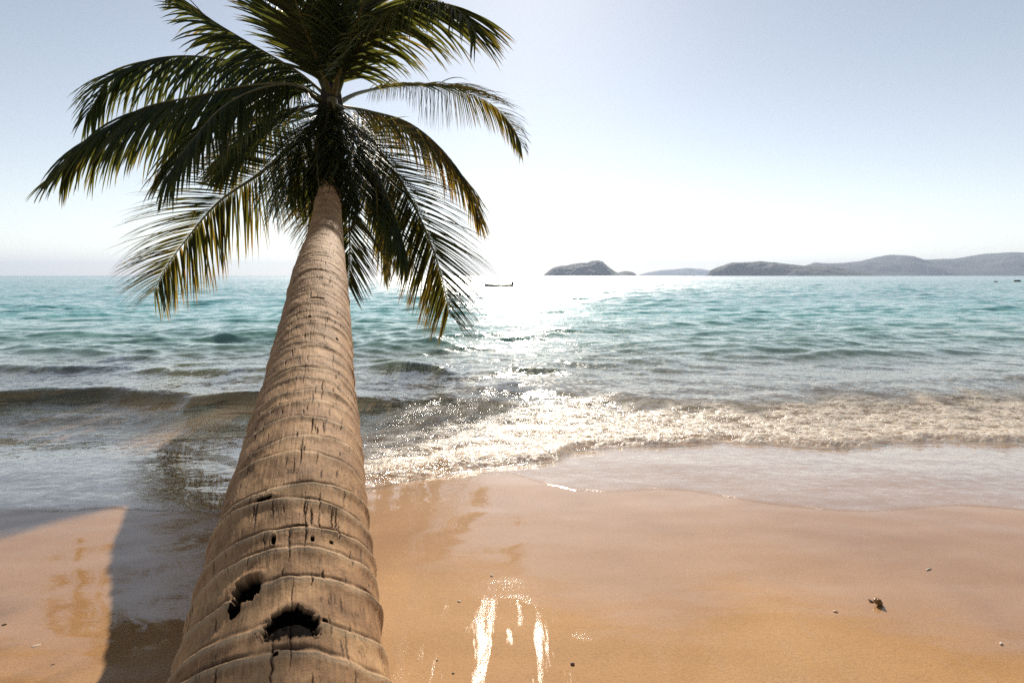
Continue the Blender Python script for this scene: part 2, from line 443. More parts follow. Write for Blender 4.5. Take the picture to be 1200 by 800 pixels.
def build_trunk(root):
    P, Rr = [], []
    for y, l, r, rad in TRUNK_ROWS:
        rad = rad * 1.03
        D = 2 * rad * F / (r - l)
        P.append(at((l + r) / 2, y, D)); Rr.append(rad)
    P = np.array(P); Rr = np.array(Rr)
    d0 = (P[0] - P[3]); d0 /= np.linalg.norm(d0)
    back = [P[0] + d0 * s - np.array([0, 0, 0.05 * s * s]) for s in (1.7, 1.1, 0.6, 0.25)]
    P = np.vstack([back, P, [at(386, 185, 8.55)], [at(388, 140, 8.75)]])
    Rr = np.concatenate([[0.34, 0.305, 0.28, 0.266], Rr, [0.185, 0.16]])
    # smooth the axis
    for _ in range(2):
        Q = P.copy(); Q[5:-1] = 0.25 * P[4:-2] + 0.5 * P[5:-1] + 0.25 * P[6:]; P = Q
    PP, Lt = catmull(np.hstack([P, Rr[:, None]]), 2400)
    ax, rad = PP[:, :3], PP[:, 3]
    s = np.linspace(0, Lt, len(ax))
    depth = np.maximum(ax[:, 1], 0.8)
    # rows spaced with distance
    w = 1.0 / np.maximum(0.0024 * depth, 0.002)
    cw = np.concatenate([[0], np.cumsum(0.5 * (w[1:] + w[:-1]) * np.diff(s))])
    n = int(cw[-1])
    q = np.interp(np.linspace(0, cw[-1], n), cw, s)
    A = np.stack([np.interp(q, s, ax[:, i]) for i in range(3)], 1); RA = np.interp(q, s, rad)
    T = np.gradient(A, axis=0); T /= np.linalg.norm(T, axis=1)[:, None]
    side = np.cross(T, np.array([0, 0, 1.0])); side /= np.linalg.norm(side, axis=1)[:, None]
    up = np.cross(side, T)
    nth = 720
    th = np.linspace(-np.pi, np.pi, nth, endpoint=False)
    th = th - 0.45 * np.sin(th)          # denser on the upper side
    TH, SS = np.meshgrid(th, q)
    RA = RA - 0.008; RR = np.repeat(RA[:, None], nth, 1)
    ct, st = np.cos(TH), np.sin(TH)
    # leaf-scar rings
    rng = np.random.default_rng(3)
    rings = []; sp = 0.05
    while sp < Lt - 0.1:
        rings.append((sp, rng.normal(0, 0.035), rng.random() * 6.28, 0.6 + 0.8 * rng.random()))
        k = np.interp(sp, [0, 2.2, Lt], [0.150, 0.125, 0.105])
        sp += k * (0.7 + 0.65 * rng.random())
    pos = np.array([r[0] for r in rings])
    warp = 0.022 * perlin(ct * 1.1 + 3 + SS * 1.2, st * 1.1 + SS * 0.9) + 0.007 * perlin(ct * 4, st * 4 + SS * 5)
    disp = np.zeros_like(SS); ringm = np.zeros_like(SS)
    for i, (r0, tilt, ph, hgt) in enumerate(rings):
        lo, hi = np.searchsorted(q, [r0 - 0.35, r0 + 0.35])
        sl = slice(lo, hi)
        d = SS[sl] - (r0 + tilt * np.cos(TH[sl] + ph) - 0.035 * ct[sl]) - warp[sl]
        amp = hgt * (0.75 + 0.5 * perlin(ct[sl] * 2 + i, st[sl] * 2 + i * 1.7))
        broken = np.clip(0.85 + 0.9 * perlin(TH[sl] * 4 + i * 3.1, SS[sl] * 6), 0.25, 1.3)
        # crown-ward face steep, base-ward face long
        ridge = np.where(d < 0, np.exp(-(d / 0.026) ** 2), np.exp(-(d / 0.010) ** 2))
        groove = np.exp(-((d - 0.017) / 0.0065) ** 2)
        lip = np.exp(-(d / 0.005) ** 2)
        disp[sl] += amp * (0.0075 * ridge - 0.0045 * groove * broken + 0.002 * lip * broken)
        ringm[sl] = np.maximum(ringm[sl], groove * broken * np.clip(amp, 0, 1.2)) 
        ringm[sl] = np.maximum(ringm[sl] , 0)
    lipm = np.zeros_like(SS)
    for i, (r0, tilt, ph, hgt) in enumerate(rings):
        lo, hi = np.searchsorted(q, [r0 - 0.3, r0 + 0.3]); sl = slice(lo, hi)
        d = SS[sl] - (r0 + tilt * np.cos(TH[sl] + ph) - 0.035 * ct[sl]) - warp[sl]
        lipm[sl] = np.maximum(lipm[sl], np.exp(-((d + 0.004) / 0.008) ** 2) * min(1.0, hgt))
    # slow swelling, lumps and fine fibres
    disp += 0.007 * perlin(SS * 1.3, ct * 0.8 + 2) + 0.005 * fbm(ct * 2.2 + SS * 2, st * 2.2 + SS * 3.1, 3) + 0.0016 * fbm(TH * 22, SS * 9, 3)
    # splits along the fibre
    crackm = np.zeros_like(SS)
    for k in range(900):
        s0 = rng.random() ** 1.25 * (Lt - 0.3) + 0.1; t0 = rng.normal(0, 1.05)
        ln = 0.02 + 0.07 * rng.random() ** 1.5; wd = 0.0011 + 0.0018 * rng.random(); dp = 0.002 + 0.005 * rng.random()
        lo, hi = np.searchsorted(q, [s0 - ln, s0 + ln])
        if hi - lo < 3: continue
        sl = slice(lo, hi)
        dd = (SS[sl] - s0) / ln
        rad_ = RR[sl]
        wv = t0 + (0.003 * np.sin(SS[sl] * 38 + k) + 0.005 * perlin(SS[sl] * 60, SS[sl] * 0 + k)) / rad_ * 0.6
        a = np.abs(TH[sl] - wv) * rad_
        wid = np.maximum(wd * (1 - dd ** 2), 1e-4) + 0.0005 * (perlin(SS[sl] * 120, SS[sl] * 0 + k))
        m = np.exp(-(a / np.maximum(wid, 4e-4)) ** 2) * (1 - dd ** 4)
        disp[sl] -= dp * m
        crackm[sl] = np.maximum(crackm[sl], m)
    base = A[:, None, :] + RR[..., None] * (st[..., None] * side[:, None, :] + ct[..., None] * up[:, None, :])
    nrm = st[..., None] * side[:, None, :] + ct[..., None] * up[:, None, :]
    # rot holes, found by where they sit on the trunk
    rel = base - np.array([0, 0, CAM_Z])
    fwd = rel[..., 1] * CP - rel[..., 2] * SP
    upc = rel[..., 1] * SP + rel[..., 2] * CP
    PU = 600 + F * rel[..., 0] / np.maximum(fwd, .05); PV = 400 - F * upc / np.maximum(fwd, .05)
    facing = (nrm * rel).sum(-1) < 0
    hole = np.zeros_like(SS); wood = np.zeros_like(SS)
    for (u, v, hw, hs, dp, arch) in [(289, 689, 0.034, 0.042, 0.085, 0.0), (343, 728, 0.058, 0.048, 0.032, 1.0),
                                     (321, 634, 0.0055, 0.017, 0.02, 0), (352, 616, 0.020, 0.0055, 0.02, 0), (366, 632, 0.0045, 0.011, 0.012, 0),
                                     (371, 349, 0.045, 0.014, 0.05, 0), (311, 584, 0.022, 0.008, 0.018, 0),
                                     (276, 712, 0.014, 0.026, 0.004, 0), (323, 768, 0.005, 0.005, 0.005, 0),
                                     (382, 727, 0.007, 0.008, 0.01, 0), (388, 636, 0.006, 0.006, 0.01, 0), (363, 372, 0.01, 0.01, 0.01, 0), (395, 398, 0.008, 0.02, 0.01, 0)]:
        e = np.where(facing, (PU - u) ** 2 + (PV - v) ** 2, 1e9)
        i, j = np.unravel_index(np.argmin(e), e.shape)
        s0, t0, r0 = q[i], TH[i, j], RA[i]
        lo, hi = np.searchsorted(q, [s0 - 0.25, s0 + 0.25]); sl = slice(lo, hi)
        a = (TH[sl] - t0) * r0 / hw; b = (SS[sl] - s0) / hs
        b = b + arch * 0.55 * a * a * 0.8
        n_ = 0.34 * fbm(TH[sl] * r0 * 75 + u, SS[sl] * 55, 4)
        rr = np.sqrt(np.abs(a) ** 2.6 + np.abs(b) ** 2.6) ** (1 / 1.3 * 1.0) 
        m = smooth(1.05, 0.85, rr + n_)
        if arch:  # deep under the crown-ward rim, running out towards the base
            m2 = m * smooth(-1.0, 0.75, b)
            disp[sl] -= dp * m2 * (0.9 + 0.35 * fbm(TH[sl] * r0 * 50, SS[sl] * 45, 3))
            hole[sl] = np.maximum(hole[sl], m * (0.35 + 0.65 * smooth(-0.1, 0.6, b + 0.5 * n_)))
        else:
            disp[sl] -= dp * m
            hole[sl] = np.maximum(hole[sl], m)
        lipp = np.exp(-((rr - 1.25) / 0.22) ** 2)
        disp[sl] += min(0.0025, dp * .08) * lipp
        wood[sl] = np.maximum(wood[sl], np.exp(-((rr - 1.0) / 0.5) ** 2) * 0.7)
    V = (base + disp[..., None] * nrm).reshape(-1, 3)
    tuv = np.stack([TH * 0.24, SS, np.zeros_like(SS)], -1).reshape(-1, 3)
    me = mesh_np('trunk', V, grid_quads(n, nth, True),
                 {'tuv': tuv, 'hole': hole.ravel(), 'ring': ringm.ravel(), 'lip': lipm.ravel(), 'crack': crackm.ravel(), 'rot': wood.ravel()})
    t = NT('palm bark')
    uv = t.attr('tuv').outputs['Vector']
    big = t.noise(t.mapping(uv, (2.2, 3.2, 1)), 2.2, 5, 0.6, 0.5).outputs['Fac']
    fib = t.noise(t.mapping(uv, (46, 6, 1)), 2.2, 5, 0.65, 0.3).outputs['Fac']
    fine = t.noise(t.mapping(uv, (1, 0.6, 1)), 260, 4, 0.7).outputs['Fac']
    mid = t.noise(t.mapping(uv, (1, 0.8, 1)), 34, 5, 0.65, 0.8).outputs['Fac']
    pits = t.n('ShaderNodeTexVoronoi'); t.l(t.mapping(uv, (1.0, 0.55, 1)), pits.inputs['Vector']); pits.inputs['Scale'].default_value = 62
    c = t.ramp(big, [(0.28, (0.19, 0.098, 0.045)), (0.5, (0.36, 0.205, 0.098)), (0.72, (0.52, 0.32, 0.158))])
    c = t.mixc(0.7, c, t.ramp(fib, [(0.28, (0.50, 0.46, 0.42)), (0.5, (1, 1, 1)), (0.75, (1.18, 1.14, 1.08))]), 'MULTIPLY')
    c = t.mixc(0.6, c, t.ramp(mid, [(0.28, (0.52, 0.47, 0.43)), (0.52, (1, 1, 1)), (0.8, (1.15, 1.12, 1.06))]), 'MULTIPLY')
    c = t.mixc(t.math('MULTIPLY', t.attr('lip').outputs['Fac'], 0.55), c, rgb(0.50, 0.37, 0.23))
    # thin dark splits drawn by the fibre
    ck = t.noise(t.mapping(uv, (30, 2.6, 1)), 2.0, 3, 0.5, 0.25).outputs['Fac']
    ckl = t.math('SUBTRACT', 1.0, t.math('MULTIPLY', t.math('ABSOLUTE', t.math('SUBTRACT', ck, 0.5)), 36.0), clamp=True)
    ckl = t.math('MULTIPLY', ckl, t.maprange(t.noise(t.mapping(uv, (6, 5, 1)), 3.0, 3, 0.5).outputs['Fac'], 0.55, 0.66))
    crk = t.math('MAXIMUM', t.math('MULTIPLY', ckl, 0.8), t.attr('crack').outputs['Fac'])
    c = t.mixc(t.math('MULTIPLY', crk, 0.9), c, rgb(0.022, 0.013, 0.008))
    c = t.mixc(t.math('MULTIPLY', t.attr('ring').outputs['Fac'], 0.75), c, rgb(0.065, 0.040, 0.022))
    pt = t.math('MULTIPLY', t.maprange(pits.outputs['Distance'], 0.14, 0.05), t.maprange(mid, 0.55, 0.62))
    c = t.mixc(t.math('MULTIPLY', pt, 0.8), c, rgb(0.03, 0.016, 0.01))
    c = t.mixc(t.math('MULTIPLY', t.attr('rot').outputs['Fac'], 0.4), c, rgb(0.13, 0.07, 0.035))
    c = t.mixc(t.maprange(t.attr('hole').outputs['Fac'], 0.0, 0.35), c, t.ramp(mid, [(0.45, (0.003, 0.0018, 0.0014)), (0.8, (0.014, 0.007, 0.005))]))  # near-black hole insides: dark rot, with the hollow's shade painted into the colour
    h = t.math('ADD', t.math('MULTIPLY', fib, 0.8), t.math('MULTIPLY', mid, 0.9))
    h = t.math('ADD', h, t.math('MULTIPLY', fine, 0.32))
    h = t.math('SUBTRACT', h, t.math('MULTIPLY', t.math('ADD', ckl, pt), 0.9))
    p = t.n('ShaderNodeBsdfPrincipled')
    t.set(p, Base_Color=c, Roughness=0.78, Normal=t.bump(h, 0.52, 0.006))
    t.l(t.maprange(t.attr('hole').outputs['Fac'], 0.0, 0.4, 0.22, 0.0), p.inputs['Specular IOR Level'])
    return link_mesh('trunk', me, t.done(p.outputs[0]), root)

def leaf_material():
    t = NT('palm leaflet')
    a = t.attr('age').outputs['Fac']; tint = t.attr('tint').outputs['Fac']
    c = t.ramp(a, [(0.0, (0.021, 0.034, 0.014)), (0.45, (0.040, 0.050, 0.016)), (0.7, (0.105, 0.075, 0.016)), (1.0, (0.13, 0.062, 0.020))])
    c = t.mixc(0.6, c, t.ramp(tint, [(0, (0.6, 0.6, 0.6)), (1, (1.35, 1.3, 1.2))]), 'MULTIPLY')
    tl = t.ramp(a, [(0.0, (0.065, 0.085, 0.016)), (0.45, (0.15, 0.135, 0.020)), (0.7, (0.36, 0.21, 0.022)), (1.0, (0.34, 0.145, 0.03))])
    p = t.n('ShaderNodeBsdfPrincipled'); t.set(p, Base_Color=c, Roughness=0.42)
    p.inputs['Specular IOR Level'].default_value = 0.35
    tr = t.n('ShaderNodeBsdfTranslucent'); t.l(tl, tr.inputs[0])
    return t.done(t.mixs(0.5, p.outputs[0], tr.outputs[0]))

FRONDS = [  # control points (u, v, depth), leaflet length m, droop, age, roll, where
    # left side
    dict(p=[(380, 118, 6.6), (345, 96, 6.65), (290, 76, 6.75), (225, 66, 6.85), (170, 72, 6.85), (128, 96, 6.8), (100, 138, 6.7)], L=.56, g=.32, age=.10, roll=0, face=.25, hang=.9),
    dict(p=[(378, 120, 6.55), (345, 100, 6.4), (290, 101, 6.2), (230, 113, 6.0), (165, 128, 5.9), (105, 165, 5.8), (62, 212, 5.8)], L=.58, g=.34, age=.22, roll=0, hang=.75),
    dict(p=[(378, 120, 6.5), (345, 101, 6.1), (305, 104, 5.7), (262, 125, 5.3), (225, 165, 5.0), (192, 212, 4.9)], L=.52, g=.32, age=.20, roll=0, hang=.5),
    dict(p=[(380, 135, 6.55), (350, 165, 6.75), (305, 203, 6.95), (255, 238, 7.1), (215, 285, 7.2), (192, 318, 7.25), (180, 342, 7.3)], L=.70, g=.20, age=.45, roll=.0, face=.75),
    dict(p=[(380, 130, 6.7), (350, 140, 7.1), (315, 155, 7.4), (285, 178, 7.6), (262, 205, 7.6)], L=.55, g=.25, age=.4, roll=0),
    # centre
    dict(p=[(386, 120, 6.5), (378, 132, 6.35), (372, 160, 6.15), (372, 200, 5.9), (377, 246, 5.65)], u0=.03, L=.58, g=.16, age=.18, roll=0),
    dict(p=[(384, 135, 6.8), (376, 165, 7.2), (368, 215, 7.5), (362, 258, 7.5), (360, 285, 7.5)], L=.42, g=.15, age=.6, roll=0),
    dict(p=[(392, 140, 6.5), (402, 185, 6.2), (408, 240, 6.05), (410, 295, 6.0), (408, 338, 6.0)], L=.42, g=.16, age=.45, roll=0),
    dict(p=[(382, 128, 6.5), (362, 150, 6.35), (345, 185, 6.25), (336, 225, 6.2)], L=.58, g=.2, age=.25, roll=0),
    dict(p=[(388, 116, 6.35), (381, 148, 6.2), (362, 192, 6.1), (352, 232, 6.05)], L=.50, g=.2, age=.2, roll=0, u0=.03),
    dict(p=[(390, 116, 6.35), (399, 150, 6.2), (412, 196, 6.1), (424, 246, 6.05)], L=.50, g=.2, age=.3, roll=0, u0=.03),
    # right low
    dict(p=[(392, 128, 6.55), (412, 150, 6.5), (436, 190, 6.45), (456, 235, 6.4), (470, 275, 6.4), (478, 305, 6.4)], L=.52, g=.20, age=.25, roll=-.1),
    dict(p=[(395, 132, 6.7), (430, 160, 6.8), (468, 210, 6.8), (495, 262, 6.7), (515, 315, 6.65), (528, 372, 6.6)], L=.62, g=.16, age=.50, roll=0, face=.8),
    dict(p=[(395, 140, 6.9), (422, 175, 7.2), (440, 220, 7.4), (450, 270, 7.4), (452, 315, 7.4)], L=.50, g=.15, age=.5, roll=0),
    dict(p=[(396, 125, 6.8), (430, 130, 7.3), (480, 145, 7.8), (520, 178, 8.1), (548, 220, 8.2), (566, 268, 8.2)], L=.46, g=.30, age=.58, roll=0, face=.2, hang=.9),
    dict(p=[(394, 122, 6.7), (425, 108, 7.2), (475, 100, 8.3), (530, 104, 9.6), (575, 122, 10.2), (600, 148, 10.2), (613, 174, 10.0)], L=.56, g=.24, age=.48, roll=.05, s=0.95, u0=.15, inner=.34, face=.45, hang=.45),
    dict(p=[(384, 122, 6.6), (352, 128, 6.4), (318, 146, 6.3), (286, 170, 6.25), (258, 200, 6.25)], L=.50, g=.25, age=.25, roll=0),
    # right up
    dict(p=[(392, 115, 6.55), (412, 70, 6.2), (445, 25, 5.7), (485, 2, 5.2), (525, 6, 4.8), (548, 24, 4.6), (560, 46, 4.5)], L=.60, g=.24, age=.25, roll=0, s=.9, hang=.5),
    dict(p=[(390, 112, 6.6), (405, 60, 6.7), (425, 10, 6.8), (455, -40, 6.8), (500, -70, 6.8)], L=.55, g=.2, age=.25, roll=0),
    # up
    dict(p=[(389, 112, 6.6), (396, 50, 6.6), (404, -10, 6.5), (412, -70, 6.4)], L=.55, g=.15, age=.15, roll=0),
    dict(p=[(388, 112, 6.6), (385, 60, 6.55), (381, 5, 6.5), (376, -60, 6.4), (372, -120, 6.2)], L=.58, g=.12, age=.15, roll=0),
    dict(p=[(388, 114, 6.5), (372, 70, 6.1), (355, 25, 5.7), (335, -30, 5.3), (312, -80, 4.9)], L=.56, g=.18, age=.15, roll=0),
    dict(p=[(384, 114, 6.65), (350, 85, 6.7), (305, 58, 6.7), (258, 30, 6.6), (222, 6, 6.5), (196, -8, 6.5)], L=.48, g=.26, age=.18, roll=0, hang=.6),
    dict(p=[(384, 112, 6.65), (360, 66, 6.8), (328, 22, 6.9), (290, -16, 6.9), (250, -45, 6.9)], L=.56, g=.22, age=.15, roll=0),
    dict(p=[(390, 114, 6.5), (402, 70, 6.1), (420, 20, 5.7), (440, -40, 5.4), (455, -90, 5.2)], L=.54, g=.2, age=.15, roll=0),
]

def build_frond(root, spec, lm, mm, idx):
    rng = np.random.default_rng(100 + idx)
    P = np.array([at(u, v, D * 1.335) for u, v, D in spec['p']])
    C, Lr = catmull(P, 160)
    T = np.gradient(C, axis=0); T /= np.linalg.norm(T, axis=1)[:, None]
    N = np.zeros_like(C)
    z = np.array([0, 0, 1.0])
    n0 = z - T[0] * (z @ T[0])
    if np.linalg.norm(n0) < 0.15:
        n0 = -np.array([0, 1.0, 0]); n0 = n0 - T[0] * (n0 @ T[0])
    n0 /= np.linalg.norm(n0); N[0] = n0
    for i in range(1, len(C)):
        v = N[i - 1] - T[i] * (N[i - 1] @ T[i]); zz = z - T[i] * (z @ T[i])
        v = v + 0.04 * zz
        N[i] = v / np.linalg.norm(v)
    if spec.get('face'):
        vd = np.array([0, 0, CAM_Z]) - C; vd /= np.linalg.norm(vd, axis=1)[:, None]
        vd = vd - T * (vd * T).sum(1)[:, None]; vd /= np.maximum(np.linalg.norm(vd, axis=1)[:, None], 1e-3)
        sgn_ = np.sign((vd * N).sum()) or 1.0
        N = N * (1 - spec['face']) + sgn_ * vd * spec['face']
        N /= np.linalg.norm(N, axis=1)[:, None]
    B = np.cross(T, N)
    # midrib: a tapered triangular rod, widening into the petiole
    ns = 12
    th = np.linspace(0, 2 * np.pi, ns, endpoint=False)
    tt = np.linspace(0, 1, len(C))
    wr = 0.035 * (1 - tt) ** 1.3 + 0.005 + 0.03 * np.exp(-tt / 0.06)
    hr = 0.6 * wr
    ring = C[:, None, :] + (np.cos(th)[None, :, None] * wr[:, None, None]) * B[:, None, :] + (np.sin(th)[None, :, None] * hr[:, None, None]) * N[:, None, :]
    mr = mesh_np('midrib', ring.reshape(-1, 3), grid_quads(len(C), ns, True))
    # leaflets
    n_side = int(Lr / (0.034 if spec.get('hang', 0) > .4 else 0.026))
    V, Q, AGE, TINT = [], [], [], []
    SEG = 8
    base = 0
    clump = [np.cumsum(rng.normal(0, 0.13, n_side)) for _ in range(2)]
    for sgn in (-1, 1):
        cl = clump[(sgn + 1) // 2]; cl = cl - np.convolve(cl, np.ones(15) / 15, 'same')
        for k in range(n_side):
            u0 = spec.get('u0', 0.10); u = u0 + (1 - u0) * (k + rng.uniform(-.3, .3)) / n_side
            if u > 0.998: u = 0.998
            if rng.random() < 0.05 or cl[k] * cl[max(0, k - 1)] > 0.055: continue
            fi = u * (len(C) - 1); i = int(fi); f = fi - i
            c = C[i] * (1 - f) + C[min(i + 1, len(C) - 1)] * f
            t_, n_, b_ = T[i], N[i], B[i]
            env = (0.55 + 0.75 * math.sin(math.pi * min(1, u / 0.62) ** 0.8 * 0.5) ** 1.2) * (1.0 if u < 0.55 else 1 - 0.62 * ((u - 0.55) / 0.45) ** 1.5)
            ln = spec['L'] * spec.get('s', 1.0) * 1.68 * env * rng.uniform(0.86, 1.08)
            if 'inner' in spec: ln *= spec['inner'] + (1 - spec['inner']) * smooth(0.34, 0.52, u)
            if rng.random() < 0.05: ln *= rng.uniform(0.4, 0.8)
            fw = R(32 + 30 * u) + 0.30 * cl[k] + rng.normal(0, 0.05)
            lift = 0.14 - 0.12 * u + rng.normal(0, 0.08) + 0.25 * cl[k]
            roll = spec['roll']
            hg = spec.get('hang', 0.0) * (1 - 0.9 * smooth(0.45, 0.92, u))
            d = sgn * b_ * math.cos(fw) * (1 - 0.62 * hg) + t_ * math.sin(fw) * (1 - 0.25 * hg) + n_ * (lift + sgn * roll) - np.array([0, 0, 0.95 * hg])
            d /= np.linalg.norm(d)
            g = 0.40 * spec['g'] * rng.uniform(0.6, 1.4) * (0.7 + 0.5 * env)
            wmax = 0.0165 * (0.65 + 0.45 * env) * rng.uniform(0.85, 1.15)
            pt = c + b_ * sgn * 0.006
            wv0 = t_ * 0.85 + n_ * 0.45
            age0 = spec['age'] + rng.normal(0, 0.10)
            tn = rng.random()
            for s_ in range(SEG + 1):
                x = s_ / SEG
                wv = wv0 - d * (wv0 @ d); wv /= max(1e-6, np.linalg.norm(wv))
                fold = np.cross(d, wv)
                w = wmax * (min(1, x / 0.12 + 0.35)) * (1 - x ** 2.2) ** 0.8 + 0.0006
                V.append(pt + wv * w + fold * w * 0.35); V.append(pt); V.append(pt - wv * w + fold * w * 0.35)
                ag = np.clip(age0 + 0.30 * smooth(0.55, 1.0, x) * (0.4 + tn), 0, 1)
                AGE += [ag] * 3; TINT += [tn] * 3
                if s_ < SEG:
                    for a in (0, 1):
                        q0 = base + s_ * 3 + a
                        Q.append((q0, q0 + 1, q0 + 4, q0 + 3))
                    pt = pt + d * (ln / SEG)
                    d = d + np.array([0, 0, -1.0]) * g * (0.35 + 0.9 * x); d /= np.linalg.norm(d)
            base += 3 * (SEG + 1)
    me = mesh_np('frond', np.array(V), np.array(Q), {'age': np.array(AGE), 'tint': np.array(TINT)})
    fo = link_mesh('frond', me, lm, root)
    link_mesh('midrib', mr, mm, fo)
    return fo

def build_palm():
    root = empty('palm_tree')
    tag(root, 'coconut palm leaning out over the water, its ringed trunk crossing the beach', 'palm tree')
    build_trunk(root)
    lm = leaf_material()
    mm = simple('palm midrib', (0.10, 0.085, 0.03), 0.5, 0.3, 20, 0.2)
    for i, f in enumerate(FRONDS): build_frond(root, f, lm, mm, i)
    # fibrous heart where the leaf bases clasp the stem
    bark = simple('palm fibre', (0.024, 0.017, 0.010), 0.9, 0.5, 40, 0.8, 0.01)
    c = at(388, 128, 6.55)
    a0, a1 = at(386, 190, 8.55), at(389, 88, 8.8)
    n, m = 60, 48
    tt = np.linspace(0, 1, n); th = np.linspace(0, 2 * np.pi, m, endpoint=False)
    TT, TH = np.meshgrid(tt, th, indexing='ij')
    rad = np.interp(TT, [0, .25, .55, .8, 1], [.17, .18, .19, .13, .03])
    rad = rad * (1 + .20 * np.sign(np.sin(TH * 4 + TT * 9)) * np.abs(np.sin(TH * 4 + TT * 9)) ** .5 * .5 + 0.22 * fbm(TH * 2, TT * 9, 3) * np.sin(TH / 2) ** 2)
    ax = a0[None, :] * (1 - tt[:, None]) + a1[None, :] * tt[:, None]
    V = ax[:, None, :] + rad[..., None] * np.stack([np.cos(TH), np.sin(TH), 0 * TH], -1)
    link_mesh('crown_shaft', mesh_np('crown_shaft', V.reshape(-1, 3), grid_quads(n, m, True)), bark, root)
    return root

# ------------------------------------------------------------------ islands
def build_island(label, prof, dist, thick, seed, col=(0.014, 0.026, 0.022)):
    """prof: (u, v) of the skyline; built as a hill with its own depth"""
    pts = np.array([at(u, min(v, 322.6), 1.0) for u, v in prof])
    k = dist / pts[:, 1]
    xs = pts[:, 0] * k; hs = np.maximum(0, CAM_Z + (pts[:, 2] - CAM_Z) * k)
    nx, ny = 520, 110
    X1 = np.linspace(xs[0], xs[-1], nx); H1 = np.interp(X1, xs, hs)
    W = 0.5 * (xs[-1] - xs[0])
    v = np.linspace(-1, 1, ny)
    VV, XX = np.meshgrid(v, X1, indexing='ij')
    HH = np.repeat(H1[None, :], ny, 0)
    e = np.sqrt(np.clip(1 - ((XX - X1.mean()) / W) ** 2, 0.02, 1))
    YY = dist + VV * thick * e
    r = seed * 13.7
    lump = fbm(XX / (thick * .35) + r, YY / (thick * .35), 4)
    ridge = np.clip(1 - np.abs(VV + 0.25 * lump * (1 - VV ** 2)) ** 1.7, 0, 1)
    Z = HH * ridge * (1 + 0.10 * lump * (1 - ridge))
    Z = Z + np.minimum(HH, 9) / 9 * ridge * 3.2 * fbm(XX / 16 + r, YY / 16, 3)
    Z = np.where(ridge <= 0.001, -2, Z - 0.3)
    o_ = np.stack([XX - X1.mean(), YY - dist, Z], -1).reshape(-1, 3)
    me = mesh_np('island', o_, grid_quads(ny, nx))
    t = NT('forested island')
    tc = t.n('ShaderNodeTexCoord').outputs['Object']
    nz = t.noise(tc, 0.06, 6, 0.7).outputs['Fac']
    c = t.ramp(nz, [(0.3, tuple(a * .8 for a in col)), (0.65, tuple(a * 1.2 for a in col))])
    p = t.n('ShaderNodeBsdfPrincipled'); t.set(p, Base_Color=c, Roughness=0.9, Normal=t.bump(nz, 0.2, 4.0))
    o = link_mesh('island', me, t.done(p.outputs[0]))
    o.location = (float(X1.mean()), dist, 0)
    return tag(o, label, 'island', 'islands on the horizon', kind='structure')

def build_islands():
    build_island('small humped island with a low tail of trees, nearest the boat',
                 [(637, 322.5), (641, 319), (648, 314), (656, 311.5), (664, 311), (672, 309), (680, 308), (688, 308), (694, 305.5), (700, 304.8), (706, 306.5), (712, 312), (718, 317),
                  (722, 320), (728, 318.5), (732, 317.5), (738, 318), (742, 319), (746, 322.5)], 4200, 260, 1)
    build_island('faint low island almost lost in haze, between the two darker islands',
                 [(748, 322.5), (760, 319), (775, 316.5), (790, 315.5), (805, 314), (820, 315), (832, 317), (850, 322.5)], 11500, 500, 2)
    build_island('long low wooded island in front of the large mountainous one',
                 [(829, 322.5), (834, 316), (845, 312), (858, 307.5), (870, 307.5), (880, 307), (890, 306), (900, 307), (915, 308.5), (930, 310), (945, 312), (960, 311.5), (980, 313.5), (1000, 317), (1015, 320), (1026, 322.5)], 4000, 300, 3)
    build_island('large mountainous island reaching out of the picture on the right',
                 [(930, 322.5), (945, 311), (955, 307.5), (970, 308.5), (990, 308), (1010, 305.5), (1028, 301.5), (1042, 298.5), (1052, 299), (1064, 303), (1080, 304.5), (1100, 303.5), (1120, 303),
                  (1140, 300), (1160, 297), (1180, 295.8), (1200, 296), (1240, 293), (1300, 296), (1380, 290), (1460, 300), (1540, 312), (1580, 322.5)], 6000, 900, 4)

